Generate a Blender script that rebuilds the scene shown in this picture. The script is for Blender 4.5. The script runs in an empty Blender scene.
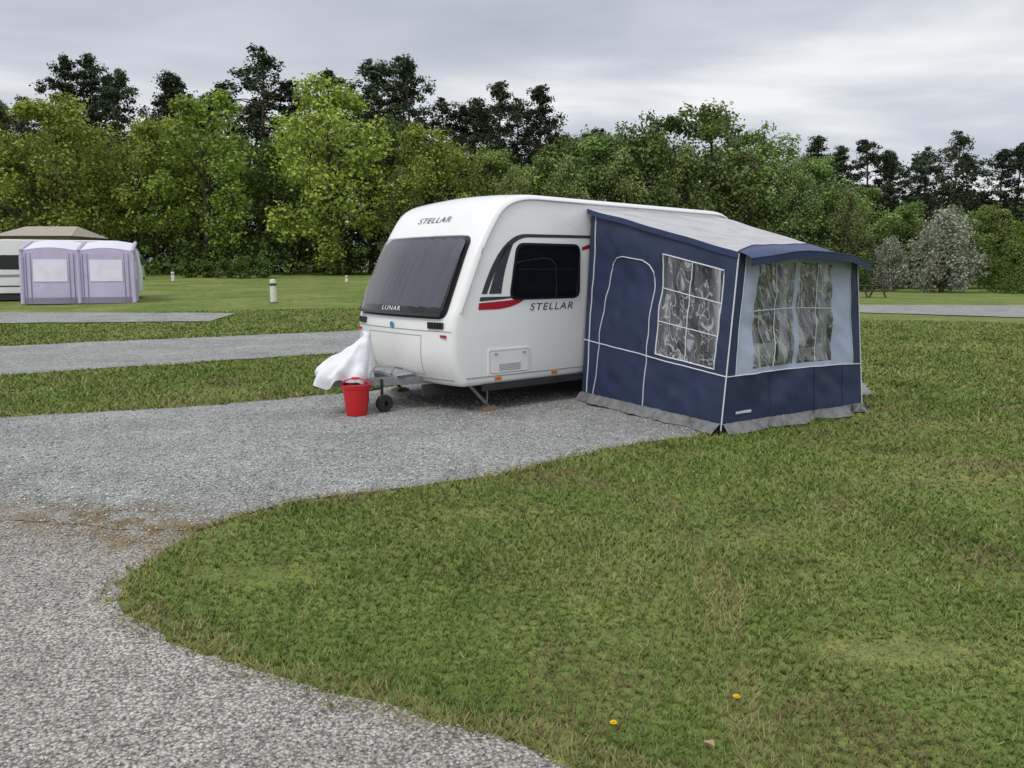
import bpy, bmesh, math, random
import numpy as np
from mathutils import Vector, noise, Matrix
random.seed(7)
RNG = np.random.default_rng(11)
scene = bpy.context.scene
scene.view_settings.view_transform = 'Standard'
scene.view_settings.look = 'None'
scene.view_settings.exposure = 0
COL = scene.collection

# ------------------------------------------------------------ helpers
def sstep(a, b, v):
    t = np.clip((v-a)/(b-a), 0, 1)
    return t*t*(3-2*t)
def gh(x, y):
    """terrain height"""
    return 0.022*(np.clip(y, 16, 80)-16)*(1-sstep(-8, 15, x))
_ang = RNG.uniform(0, 6.283, 24); _ph = RNG.uniform(0, 6.283, 24)
def fn(x, y, s, k=0):
    """cheap smooth noise -1..1"""
    r = 0
    for i in range(6):
        a = _ang[(i+k*5) % 24]; p = _ph[(i*3+k*7) % 24]
        f = s*(1+0.37*i)
        r = r+np.sin((x*math.cos(a)+y*math.sin(a))*f+p+1.3*np.sin((x*math.sin(a)-y*math.cos(a))*f*.7+p*2))
    return r/6*1.6

def link(o, parent=None):
    COL.objects.link(o)
    if parent: o.parent = parent
    return o
def empty(name, loc=(0,0,0), rz=0, scale=1):
    e = bpy.data.objects.new(name, None); e.location = loc; e.rotation_euler[2] = rz
    e.scale = (scale,)*3; e.empty_display_size = .3
    return link(e)
def mesh_obj(name, verts, faces, mats, parent=None, smooth=False, midx=None, sharp=None):
    me = bpy.data.meshes.new(name); me.from_pydata([tuple(v) for v in verts], [], faces)
    for m in (mats if isinstance(mats, (list, tuple)) else [mats]): me.materials.append(m)
    if midx is not None: me.polygons.foreach_set('material_index', midx)
    if smooth: me.polygons.foreach_set('use_smooth', [True]*len(faces))
    me.update()
    if sharp: me.set_sharp_from_angle(angle=math.radians(sharp))
    return link(bpy.data.objects.new(name, me), parent)
def fast_mesh(name, V, F, mats, tone=None, midx=None):
    me = bpy.data.meshes.new(name)
    k = F.shape[1]
    me.vertices.add(len(V)); me.vertices.foreach_set('co', V.astype(np.float32).ravel())
    me.loops.add(F.size); me.loops.foreach_set('vertex_index', F.astype(np.int32).ravel())
    me.polygons.add(len(F)); me.polygons.foreach_set('loop_start', np.arange(0, F.size, k, dtype=np.int32))
    if midx is not None: me.polygons.foreach_set('material_index', midx.astype(np.int32))
    for m in mats: me.materials.append(m)
    if tone is not None:
        a = me.attributes.new('tone', 'FLOAT_COLOR', 'POINT')
        c = np.ones((len(V), 4), np.float32); c[:, :3] = tone
        a.data.foreach_set('color', c.ravel())
    me.update(calc_edges=True); me.validate()
    return me

class Acc:
    def __init__(s): s.v=[]; s.f=[]; s.m=[]
    def grid(s, fnc, nu, nv, mi=0, closeu=False):
        b=len(s.v)
        for j in range(nv+1):
            for i in range(nu+1): s.v.append(tuple(fnc(i/nu, j/nv)))
        for j in range(nv):
            for i in range(nu):
                a=b+j*(nu+1)+i; s.f.append((a,a+1,a+nu+2,a+nu+1)); s.m.append(mi)
    def box(s, c, d, mi=0, rot=None):
        b=len(s.v)
        for z in (-1,1):
            for y in (-1,1):
                for x in (-1,1):
                    p=Vector((x*d[0]/2,y*d[1]/2,z*d[2]/2))
                    if rot is not None: p=rot@p
                    s.v.append(tuple(p+Vector(c)))
        for q in ((0,2,3,1),(4,5,7,6),(0,1,5,4),(2,6,7,3),(0,4,6,2),(1,3,7,5)):
            s.f.append(tuple(b+i for i in q)); s.m.append(mi)
    def tube(s, path, rad, n=8, mi=0, cap=True):
        path=[Vector(p) for p in path]
        if not isinstance(rad,(list,tuple)): rad=[rad]*len(path)
        b=len(s.v)
        for i,p in enumerate(path):
            t=(path[min(i+1,len(path)-1)]-path[max(i-1,0)])
            if t.length<1e-9: t=Vector((0,0,1))
            t.normalize()
            up=Vector((0,0,1)) if abs(t.z)<.9 else Vector((1,0,0))
            u=t.cross(up).normalized(); w=t.cross(u)
            for k in range(n):
                a=2*math.pi*k/n
                s.v.append(tuple(p+(u*math.cos(a)+w*math.sin(a))*rad[i]))
        for i in range(len(path)-1):
            for k in range(n):
                a=b+i*n+k; c=b+i*n+(k+1)%n
                s.f.append((a,c,c+n,a+n)); s.m.append(mi)
        if cap:
            s.f.append(tuple(b+k for k in range(n))[::-1]); s.m.append(mi)
            e=b+(len(path)-1)*n
            s.f.append(tuple(e+k for k in range(n))); s.m.append(mi)
    def lathe(s, prof, n=24, c=(0,0,0), axis='z', mi=0):
        b=len(s.v)
        for (r,h) in prof:
            for k in range(n):
                a=2*math.pi*k/n
                p=(r*math.cos(a),r*math.sin(a),h) if axis=='z' else (r*math.cos(a),h,r*math.sin(a))
                s.v.append((p[0]+c[0],p[1]+c[1],p[2]+c[2]))
        for i in range(len(prof)-1):
            for k in range(n):
                a=b+i*n+k; d=b+i*n+(k+1)%n
                s.f.append((a,d,d+n,a+n)); s.m.append(mi)
    def obj(s,name,mats,parent=None,smooth=True,sharp=35):
        return mesh_obj(name,s.v,s.f,mats,parent,smooth,s.m,sharp if smooth else None)

def round_poly(pts, radii, n=6):
    out=[]; N=len(pts)
    for i in range(N):
        p=Vector(pts[i]); a=Vector(pts[i-1]); c=Vector(pts[(i+1)%N])
        r=radii[i] if isinstance(radii,(list,tuple)) else radii
        da=(a-p); dc=(c-p)
        ra=min(r,da.length*.49); rc=min(r,dc.length*.49)
        s=p+da.normalized()*ra; e=p+dc.normalized()*rc
        for k in range(n+1):
            t=k/n
            out.append(tuple(s*(1-t)**2+p*2*t*(1-t)+e*t*t))
    return out

# ------------------------------------------------------------ materials
def mat(name, col=(.5,.5,.5), rough=.6, metal=0, spec=.5, coat=0, var=0, vscale=4, bump=0, bscale=50, vcol=None):
    m=bpy.data.materials.new(name); m.use_nodes=True
    nt=m.node_tree; b=nt.nodes['Principled BSDF']
    b.inputs['Base Color'].default_value=(*col,1); b.inputs['Roughness'].default_value=rough
    b.inputs['Metallic'].default_value=metal; b.inputs['Specular IOR Level'].default_value=spec
    b.inputs['Coat Weight'].default_value=coat; b.inputs['Coat Roughness'].default_value=.08
    tc=nt.nodes.new('ShaderNodeTexCoord')
    if var:
        n=nt.nodes.new('ShaderNodeTexNoise'); n.inputs['Scale'].default_value=vscale; n.inputs['Detail'].default_value=4
        n.inputs['Roughness'].default_value=.6
        nt.links.new(tc.outputs['Object'],n.inputs['Vector'])
        mx=nt.nodes.new('ShaderNodeMix'); mx.data_type='RGBA'
        c2=vcol if vcol else tuple(c*(1-var) for c in col)
        mx.inputs[6].default_value=(*col,1); mx.inputs[7].default_value=(*c2,1)
        r=nt.nodes.new('ShaderNodeMapRange'); r.inputs[1].default_value=.42; r.inputs[2].default_value=.72
        nt.links.new(n.outputs['Fac'],r.inputs[0]); nt.links.new(r.outputs[0],mx.inputs[0])
        nt.links.new(mx.outputs[2],b.inputs['Base Color'])
    if bump:
        n=nt.nodes.new('ShaderNodeTexNoise'); n.inputs['Scale'].default_value=bscale; n.inputs['Detail'].default_value=3
        nt.links.new(tc.outputs['Object'],n.inputs['Vector'])
        bp=nt.nodes.new('ShaderNodeBump'); bp.inputs['Strength'].default_value=bump; bp.inputs['Distance'].default_value=.02
        nt.links.new(n.outputs['Fac'],bp.inputs['Height']); nt.links.new(bp.outputs[0],b.inputs['Normal'])
    return m

def glass_mat(name, tint, trans, wr=0, rough=.03):
    m=bpy.data.materials.new(name); m.use_nodes=True; nt=m.node_tree; nt.nodes.clear()
    out=nt.nodes.new('ShaderNodeOutputMaterial')
    tr=nt.nodes.new('ShaderNodeBsdfTransparent'); tr.inputs[0].default_value=(*tint,1)
    gl=nt.nodes.new('ShaderNodeBsdfGlossy'); gl.inputs['Roughness'].default_value=rough; gl.inputs[0].default_value=(1,1,1,1)
    fr=nt.nodes.new('ShaderNodeFresnel'); fr.inputs['IOR'].default_value=1.5
    mx=nt.nodes.new('ShaderNodeMixShader')
    ad=nt.nodes.new('ShaderNodeMath'); ad.operation='ADD'; ad.inputs[1].default_value=trans; ad.use_clamp=True
    nt.links.new(fr.outputs[0],ad.inputs[0]); nt.links.new(ad.outputs[0],mx.inputs[0])
    nt.links.new(tr.outputs[0],mx.inputs[1]); nt.links.new(gl.outputs[0],mx.inputs[2])
    if wr:
        tc=nt.nodes.new('ShaderNodeTexCoord')
        m0=nt.nodes.new('ShaderNodeMapping'); m0.inputs['Rotation'].default_value=(.35,.42,0)
        mp=nt.nodes.new('ShaderNodeMapping'); mp.inputs['Scale'].default_value=(5.5,5.5,1.2)
        nt.links.new(tc.outputs['Object'],m0.inputs[0]); nt.links.new(m0.outputs[0],mp.inputs[0])
        n=nt.nodes.new('ShaderNodeTexNoise'); n.inputs['Scale'].default_value=1.0; n.inputs['Detail'].default_value=2; n.inputs['Distortion'].default_value=.8
        bp=nt.nodes.new('ShaderNodeBump'); bp.inputs['Strength'].default_value=wr; bp.inputs['Distance'].default_value=.12
        nt.links.new(mp.outputs[0],n.inputs['Vector'])
        nt.links.new(n.outputs['Fac'],bp.inputs['Height']); nt.links.new(bp.outputs[0],gl.inputs['Normal'])
        df=nt.nodes.new('ShaderNodeBsdfDiffuse'); df.inputs[0].default_value=(.8,.82,.84,1)  # diffuse white streaks paint the sky reflections of the creased sheet
        n2=nt.nodes.new('ShaderNodeTexNoise'); n2.inputs['Scale'].default_value=1.3; n2.inputs['Detail'].default_value=2.5; n2.inputs['Distortion'].default_value=.7; n2.inputs['Roughness'].default_value=.4
        nt.links.new(mp.outputs[0],n2.inputs['Vector'])
        r=nt.nodes.new('ShaderNodeValToRGB'); e=r.color_ramp.elements
        e[0].position=.485; e[0].color=(.03,.03,.03,1); e[1].position=.503; e[1].color=(.50,.50,.50,1); e.new(.522); e[2].position=.522; e[2].color=(.07,.07,.07,1)
        e.new(.62); e[3].position=.62; e[3].color=(.07,.07,.07,1); e.new(.66); e[4].position=.66; e[4].color=(.38,.38,.38,1)
        nt.links.new(n2.outputs['Fac'],r.inputs[0])
        m3=nt.nodes.new('ShaderNodeMixShader'); nt.links.new(r.outputs[0],m3.inputs[0]); nt.links.new(mx.outputs[0],m3.inputs[1]); nt.links.new(df.outputs[0],m3.inputs[2])
        nt.links.new(m3.outputs[0],out.inputs[0])
    else: nt.links.new(mx.outputs[0],out.inputs[0])
    return m

def tone_mat(name, rough=.7, transl=.25, objvar=True, spec=.2):
    m=bpy.data.materials.new(name); m.use_nodes=True; nt=m.node_tree
    b=nt.nodes['Principled BSDF']; out=nt.nodes['Material Output']
    a=nt.nodes.new('ShaderNodeAttribute'); a.attribute_name='tone'
    src=a.outputs['Color']
    if objvar:
        oi=nt.nodes.new('ShaderNodeObjectInfo')
        hs=nt.nodes.new('ShaderNodeHueSaturation'); hs.inputs['Saturation'].default_value=.95
        r1=nt.nodes.new('ShaderNodeMapRange'); r1.inputs[3].default_value=.478; r1.inputs[4].default_value=.515
        r2=nt.nodes.new('ShaderNodeMapRange'); r2.inputs[3].default_value=.66; r2.inputs[4].default_value=1.28
        ml=nt.nodes.new('ShaderNodeMath'); ml.operation='MULTIPLY'; ml.inputs[1].default_value=7.31
        fr=nt.nodes.new('ShaderNodeMath'); fr.operation='FRACT'
        nt.links.new(oi.outputs['Random'],r1.inputs[0]); nt.links.new(oi.outputs['Random'],ml.inputs[0])
        nt.links.new(ml.outputs[0],fr.inputs[0]); nt.links.new(fr.outputs[0],r2.inputs[0])
        nt.links.new(r1.outputs[0],hs.inputs['Hue']); nt.links.new(r2.outputs[0],hs.inputs['Value'])
        nt.links.new(src,hs.inputs['Color']); src=hs.outputs[0]
    if transl:
        nt.links.new(src,b.inputs['Base Color']); b.inputs['Roughness'].default_value=rough
        b.inputs['Specular IOR Level'].default_value=spec
        t=nt.nodes.new('ShaderNodeBsdfTranslucent'); nt.links.new(src,t.inputs[0])
        mx=nt.nodes.new('ShaderNodeMixShader'); mx.inputs[0].default_value=transl
        nt.links.new(b.outputs[0],mx.inputs[1]); nt.links.new(t.outputs[0],mx.inputs[2]); nt.links.new(mx.outputs[0],out.inputs[0])
    else:
        df=nt.nodes.new('ShaderNodeBsdfDiffuse'); nt.links.new(src,df.inputs[0]); nt.links.new(df.outputs[0],out.inputs[0])
    return m

def ground_mat():
    m=bpy.data.materials.new('grass_ground'); m.use_nodes=True; nt=m.node_tree; b=nt.nodes['Principled BSDF']
    g=nt.nodes.new('ShaderNodeNewGeometry')
    def noise_(s,d=5,r=.6):
        n=nt.nodes.new('ShaderNodeTexNoise'); n.inputs['Scale'].default_value=s; n.inputs['Detail'].default_value=d; n.inputs['Roughness'].default_value=r
        nt.links.new(g.outputs['Position'],n.inputs['Vector']); return n
    def ramp(n,stops):
        r=nt.nodes.new('ShaderNodeValToRGB'); e=r.color_ramp.elements
        while len(e)<len(stops): e.new(.5)
        for i,(p,c) in enumerate(stops): e[i].position=p; e[i].color=(*c,1)
        nt.links.new(n.outputs['Fac'],r.inputs[0]); return r
    n1=noise_(.35,6,.68); n2=noise_(3.0,5,.72); n3=noise_(45,2,.7)
    r1=ramp(n1,[(.34,(.105,.158,.036)),(.48,(.145,.195,.050)),(.58,(.195,.222,.070)),(.7,(.25,.235,.105))])
    r2=ramp(n2,[(.32,(.45,.52,.42)),(.5,(.98,.98,.98)),(.70,(1.4,1.3,1.15))])
    mx=nt.nodes.new('ShaderNodeMix'); mx.data_type='RGBA'; mx.blend_type='MULTIPLY'; mx.inputs[0].default_value=.8
    nt.links.new(r1.outputs[0],mx.inputs[6]); nt.links.new(r2.outputs[0],mx.inputs[7])
    r3=ramp(n3,[(.3,(.5,.5,.5)),(.7,(1.3,1.3,1.25))])
    m2=nt.nodes.new('ShaderNodeMix'); m2.data_type='RGBA'; m2.blend_type='MULTIPLY'; m2.inputs[0].default_value=.6
    nt.links.new(mx.outputs[2],m2.inputs[6]); nt.links.new(r3.outputs[0],m2.inputs[7])
    nt.links.new(m2.outputs[2],b.inputs['Base Color']); b.inputs['Roughness'].default_value=.9; b.inputs['Specular IOR Level'].default_value=.1
    bp=nt.nodes.new('ShaderNodeBump'); bp.inputs['Strength'].default_value=.7; bp.inputs['Distance'].default_value=.05
    nt.links.new(n2.outputs['Fac'],bp.inputs['Height']); nt.links.new(bp.outputs[0],b.inputs['Normal'])
    return m

def gravel_mat(name, zone=True):
    m=bpy.data.materials.new(name); m.use_nodes=True; nt=m.node_tree; b=nt.nodes['Principled BSDF']
    L=nt.links.new
    g=nt.nodes.new('ShaderNodeNewGeometry'); P=g.outputs['Position']
    def noise_(s,d=3,r=.6):
        n=nt.nodes.new('ShaderNodeTexNoise'); n.inputs['Scale'].default_value=s; n.inputs['Detail'].default_value=d; n.inputs['Roughness'].default_value=r
        L(P,n.inputs['Vector']); return n
    def vor(s):
        v=nt.nodes.new('ShaderNodeTexVoronoi'); v.inputs['Scale'].default_value=s; L(P,v.inputs['Vector']); return v
    def mixc(f,a,c,bt='MIX'):
        x=nt.nodes.new('ShaderNodeMix'); x.data_type='RGBA'; x.blend_type=bt
        for sock,val in ((x.inputs[0],f),(x.inputs[6],a),(x.inputs[7],c)):
            if isinstance(val,(int,float)): sock.default_value=val
            elif isinstance(val,tuple): sock.default_value=(*val,1)
            else: L(val,sock)
        return x.outputs[2]
    def mr(v,a,b_,c=0,d=1):
        r=nt.nodes.new('ShaderNodeMapRange'); r.inputs[1].default_value=a; r.inputs[2].default_value=b_; r.inputs[3].default_value=c; r.inputs[4].default_value=d
        L(v,r.inputs[0]); return r.outputs[0]
    v1=vor(58); v2=vor(120)
    sep=nt.nodes.new('ShaderNodeSeparateColor'); L(v1.outputs['Color'],sep.inputs[0])
    sep2=nt.nodes.new('ShaderNodeSeparateColor'); L(v2.outputs['Color'],sep2.inputs[0])
    pitch=mixc(mr(sep.outputs[0],0,1),(.21,.22,.215),(.58,.595,.57))
    pitch=mixc(mr(sep.outputs[1],.85,.9),pitch,(.48,.42,.33))
    road=mixc(mr(sep2.outputs[0],0,1),(.32,.295,.25),(.66,.62,.555))
    road=mixc(mr(sep2.outputs[1],.8,.9),road,(.22,.22,.22))
    big=noise_(.9,5,.65)
    if zone:
        vm=nt.nodes.new('ShaderNodeVectorMath'); vm.operation='DOT_PRODUCT'; L(P,vm.inputs[0]); vm.inputs[1].default_value=(.28,.96,0)
        add=nt.nodes.new('ShaderNodeMath'); add.operation='ADD'; L(vm.outputs['Value'],add.inputs[0]); L(mr(big.outputs['Fac'],.3,.7,-.35,.35),add.inputs[1])
        z=mr(add.outputs[0],4.0,4.5)
        c=mixc(z,road,pitch)
        band=nt.nodes.new('ShaderNodeMath'); band.operation='MULTIPLY'
        L(mr(add.outputs[0],3.55,4.1),band.inputs[0]); L(mr(add.outputs[0],4.25,4.8,1,0),band.inputs[1])
        sx=nt.nodes.new('ShaderNodeSeparateXYZ'); L(P,sx.inputs[0])
        b3=nt.nodes.new('ShaderNodeMath'); b3.operation='MULTIPLY'; L(mr(sx.outputs[0],-4.4,-2.6,.3,1),b3.inputs[0]); L(mr(noise_(5).outputs['Fac'],.34,.55),b3.inputs[1])
        b2=nt.nodes.new('ShaderNodeMath'); b2.operation='MULTIPLY'; L(band.outputs[0],b2.inputs[0]); L(b3.outputs[0],b2.inputs[1])
        c=mixc(b2.outputs[0],c,(.25,.175,.075))
    else: c=pitch
    c=mixc(1.0,c,mixc(mr(big.outputs['Fac'],.3,.7),(.76,.76,.75),(1.15,1.15,1.15)),'MULTIPLY')
    c=mixc(1.0,c,mixc(mr(noise_(7,4,.7).outputs['Fac'],.3,.7),(.76,.76,.75),(1.15,1.15,1.15)),'MULTIPLY')
    c=mixc(1.0,c,mixc(mr(v1.outputs['Distance'],.35,.75),(1.05,1.05,1.05),(.42,.42,.42)),'MULTIPLY')
    L(c,b.inputs['Base Color']); b.inputs['Roughness'].default_value=.85; b.inputs['Specular IOR Level'].default_value=.25
    bp=nt.nodes.new('ShaderNodeBump'); bp.inputs['Strength'].default_value=.95; bp.inputs['Distance'].default_value=.014; bp.invert=True
    L(v1.outputs['Distance'],bp.inputs['Height']); L(bp.outputs[0],b.inputs['Normal'])
    return m

M_ground=ground_mat(); M_gravel=gravel_mat('gravel'); M_gravel2=gravel_mat('pitch_gravel',False)
M_white=mat('caravan_white',(.82,.82,.81),.28,coat=.4,var=.06,vscale=1.5)
M_black=mat('black_plastic',(.015,.015,.017),.35)
M_dark=mat('chassis_dark',(.03,.03,.032),.7)
M_grey=mat('grey_trim',(.28,.28,.30),.45)
M_seam=mat('seam_grey',(.30,.30,.30),.6)
M_red=mat('red_graphic',(.42,.012,.03),.3)
M_charc=mat('charcoal_graphic',(.05,.055,.065),.3)
M_tyre=mat('tyre_rubber',(.02,.02,.02),.85)
M_steel=mat('galvanised_steel',(.30,.31,.32),.5,metal=.7,var=.4,vscale=12)
M_alu=mat('aluminium',(.6,.6,.62),.3,metal=1)
M_curtain=mat('curtain_cloth',(.36,.36,.40),.9)
M_glass=glass_mat('tinted_acrylic',(.50,.50,.54),.0)
M_navy=mat('navy_canvas',(.022,.037,.088),.62,var=.25,vscale=5,bump=.25,bscale=9)
M_navy2=mat('navy_canopy',(.022,.042,.12),.55,var=.2,vscale=5,bump=.2,bscale=9)
M_light=mat('pale_blue_canvas',(.40,.46,.60),.6,var=.1,vscale=3,bump=.25,bscale=8)
M_roofc=mat('grey_roof_canvas',(.47,.46,.455),.6,var=.25,vscale=3,bump=.2,bscale=7)
M_pipe=mat('white_piping',(.66,.68,.72),.5)
M_pvc=glass_mat('clear_pvc',(.80,.82,.84),.05,wr=.8,rough=.05)
M_net=mat('net_curtain',(.84,.85,.88),.8)
M_skirt=mat('grey_mud_skirt',(.19,.19,.19),.75,var=.5,vscale=10,bump=.8,bscale=22)
M_coverw=mat('white_hitch_cover',(.74,.75,.78),.5,var=.1,vscale=6,bump=.5,bscale=9)
M_bucket=mat('red_plastic',(.55,.015,.02),.35)
M_wood=mat('wood_block',(.30,.17,.08),.8,var=.4,vscale=12)
M_bark=mat('bark',(.07,.055,.04),.9,var=.5,vscale=3)
M_barkp=mat('pine_bark',(.10,.06,.04),.9,var=.5,vscale=3)
M_leaf=tone_mat('foliage',transl=.2); M_needle=tone_mat('needles',transl=0); M_leafmass=tone_mat('foliage_mass',transl=0,objvar=False)
M_blade=tone_mat('grass_blades',transl=0,objvar=False); M_stone=tone_mat('stones',transl=0,objvar=False)

# ------------------------------------------------------------ world / light / camera
SUN_EL=math.radians(52); SUN_AZ=math.radians(215)
w=bpy.data.worlds.new('World'); scene.world=w; w.use_nodes=True; nt=w.node_tree; L=nt.links.new
bg=nt.nodes['Background']; bg.inputs[1].default_value=1.0
sky=nt.nodes.new('ShaderNodeTexSky'); sky.sky_type='NISHITA'; sky.sun_disc=False; sky.sun_elevation=SUN_EL; sky.sun_rotation=SUN_AZ
sk=nt.nodes.new('ShaderNodeVectorMath'); sk.operation='SCALE'; sk.inputs['Scale'].default_value=.1; L(sky.outputs[0],sk.inputs[0])
tc=nt.nodes.new('ShaderNodeTexCoord'); sp=nt.nodes.new('ShaderNodeSeparateXYZ'); L(tc.outputs['Generated'],sp.inputs[0])
zz=nt.nodes.new('ShaderNodeMath'); zz.operation='MAXIMUM'; L(sp.outputs[2],zz.inputs[0]); zz.inputs[1].default_value=0
za=nt.nodes.new('ShaderNodeMath'); za.operation='ADD'; L(zz.outputs[0],za.inputs[0]); za.inputs[1].default_value=.16
dv=nt.nodes.new('ShaderNodeVectorMath'); dv.operation='DIVIDE'; cb=nt.nodes.new('ShaderNodeCombineXYZ')
for i in range(3): L(za.outputs[0],cb.inputs[i])
L(tc.outputs['Generated'],dv.inputs[0]); L(cb.outputs[0],dv.inputs[1])
n=nt.nodes.new('ShaderNodeTexNoise'); n.inputs['Scale'].default_value=.9; n.inputs['Detail'].default_value=5; n.inputs['Roughness'].default_value=.5; n.inputs['Distortion'].default_value=.4
mp=nt.nodes.new('ShaderNodeMapping'); mp.inputs['Location'].default_value=(3.1,1.7,0); mp.inputs['Scale'].default_value=(.8,1.3,.3)
L(dv.outputs[0],mp.inputs[0]); L(mp.outputs[0],n.inputs['Vector'])
cr=nt.nodes.new('ShaderNodeValToRGB'); e=cr.color_ramp.elements; e.new(.5)
e[0].position=.34; e[0].color=(.45,.49,.58,1); e[1].position=.5; e[1].color=(.65,.68,.74,1); e[2].position=.64; e[2].color=(.95,.95,.96,1)
L(n.outputs['Fac'],cr.inputs[0])
mx=nt.nodes.new('ShaderNodeMix'); mx.data_type='RGBA'; mx.inputs[0].default_value=.92; L(sk.outputs[0],mx.inputs[6]); L(cr.outputs[0],mx.inputs[7])
gr=nt.nodes.new('ShaderNodeMapRange'); gr.inputs[1].default_value=.32; gr.inputs[2].default_value=1; gr.inputs[3].default_value=1.0; gr.inputs[4].default_value=2.1; L(zz.outputs[0],gr.inputs[0])
sc=nt.nodes.new('ShaderNodeVectorMath'); sc.operation='SCALE'; L(mx.outputs[2],sc.inputs[0]); L(gr.outputs[0],sc.inputs['Scale'])
L(sc.outputs[0],bg.inputs[0])
sd=bpy.data.lights.new('sun','SUN'); sd.energy=1.35; sd.angle=math.radians(16); sd.color=(1,.95,.88)
so=link(bpy.data.objects.new('sun',sd))
d=Vector((math.sin(SUN_AZ)*math.cos(SUN_EL),math.cos(SUN_AZ)*math.cos(SUN_EL),math.sin(SUN_EL)))
so.rotation_euler=d.to_track_quat('Z','Y').to_euler()
cam=bpy.data.cameras.new('camera'); cam.lens=27.8; cam.sensor_width=36; cam.clip_end=3000
co=link(bpy.data.objects.new('camera',cam)); co.location=(0,0,1.7); co.rotation_euler=(math.radians(81.8),0,0); scene.camera=co

# ------------------------------------------------------------ ground
xs=np.concatenate([[-900,-500,-250,-140,-100],np.arange(-80,81,2.0),[100,140,250,500,900]])
ys=np.concatenate([[-300,-100,-40],np.arange(-20,101,2.0),[120,160,250,450,900]])
X,Y=np.meshgrid(xs,ys); Z=gh(X,Y); V=np.stack([X.ravel(),Y.ravel(),Z.ravel()],1)
nx=len(xs); ny=len(ys)
idx=np.arange(nx*ny).reshape(ny,nx)
F=np.stack([idx[:-1,:-1],idx[:-1,1:],idx[1:,1:],idx[1:,:-1]],-1).reshape(-1,4)
link(bpy.data.objects.new('ground',fast_mesh('ground',V,F,[M_ground])))
A=Acc()
def ridge(u,v):
    x=-500+1000*u; t=math.sin(math.pi*min(1,v*1.0)*.5)
    h=24+8*math.sin(x*.008+1)+4*math.sin(x*.03)+2*noise.noise(Vector((x*.08,v,1)))
    return (x,330+v*160,h*t-1)
A.grid(ridge,160,6); A.obj('distant_hills',mat('hill_woodland',(.085,.115,.085),.9,var=.4,vscale=.03))

def densify(poly, step=.05, amp=.035):
    out=[]
    N=len(poly)
    for i in range(N):
        a=np.array(poly[i]); c=np.array(poly[(i+1)%N]); l=np.linalg.norm(c-a)
        st=step if min(abs(a[1]),abs(c[1]))<14 and max(abs(a[0]),abs(c[0]))<13 else .5
        k=max(1,int(l/st))
        for j in range(k):
            out.append(a+(c-a)*j/k)
    out=np.array(out)
    dx=fn(out[:,0],out[:,1],5,0)*amp+fn(out[:,0],out[:,1],22,1)*amp*.5
    dy=fn(out[:,0],out[:,1],5,2)*amp+fn(out[:,0],out[:,1],22,3)*amp*.5
    return out+np.stack([dx,dy],1)
island=[(1.82,7.95),(1.35,7.72),(.84,7.38),(.3,6.85),(-.26,6.33),(-.8,6.05),(-1.38,5.80),(-1.70,5.58),(-1.93,5.30),(-2.06,5.03)]
tip=[(-2.10,4.75),(-2.15,4.45),(-2.13,4.15),(-2.04,3.88),(-1.80,3.60),(-1.39,3.32),(-1.08,3.16),(-.745,3.02),(-.275,2.80),(.228,2.51),(.8,2.25),(3,1.5),(10,0),(22,-3)]
pitch=island+[(-2.6,5.05),(-3.74,5.3),(-9,6.2),(-14,6.8),(-14,8.0),(-9,8.35),(-5.95,9.03),(-4.13,9.7),(-3.2,10.25),(-2.5,10.74),(-1.2,12),(2.3,15.3),(3.4,15.2),(5.6,12.8),(5.0,10.8),(2.6,8.7)]
road=[(-1.95,5.28)]+[(-2.06,5.03)]+tip+[(22,-9),(-16,-9),(-16,7.6),(-9,7.2),(-3.74,6.2)]
pitchD=densify(pitch); roadD=densify(road)
mesh_obj('gravel_road',[(p[0],p[1],.004) for p in roadD],[tuple(range(len(roadD)))],M_gravel)
mesh_obj('gravel_pitch',[(p[0],p[1],.008) for p in pitchD],[tuple(range(len(pitchD)))],M_gravel)
def strip(name,a,b_,c,d_,nu=60,nv=10,lift=.03):
    A=Acc(); a,b_,c,d_=[Vector(q) for q in (a,b_,c,d_)]
    def f(u,v):
        p=(a*(1-u)+b_*u)*(1-v)+(d_*(1-u)+c*u)*v
        e=.25*(noise.noise(Vector((p.x*.8,p.y*.8,3))))+.12*(noise.noise(Vector((p.x*3,p.y*3,3))))
        if v in(0,1): p=p+Vector((0,e))
        return (p.x,p.y,float(gh(p.x,p.y))+lift)
    A.grid(f,nu,nv); return A.obj(name,M_gravel2,smooth=False)
S1=[(-8.4-4.2,12.84-3.2),(1.5,19.8),(0,23),(-18,14.0)]
strip('gravel_strip',*S1,nu=140,lift=.012)
S2=[(-30,21.0),(-9,23.6),(-9.3,26.8),(-34,27.6)]
strip('gravel_strip',*S2,nu=100)
S3=[(9,35.0),(40,13),(75,34),(11,39.0)]
strip('gravel_strip',*S3,nu=120)

def inpoly(px,py,poly):
    r=np.zeros(len(px),bool); n=len(poly); j=n-1
    for i in range(n):
        xi,yi=poly[i]; xj,yj=poly[j]
        if yi!=yj:
            c=((yi>py)!=(yj>py))&(px<(xj-xi)*(py-yi)/(yj-yi)+xi)
            r^=c
        j=i
    return r
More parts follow.
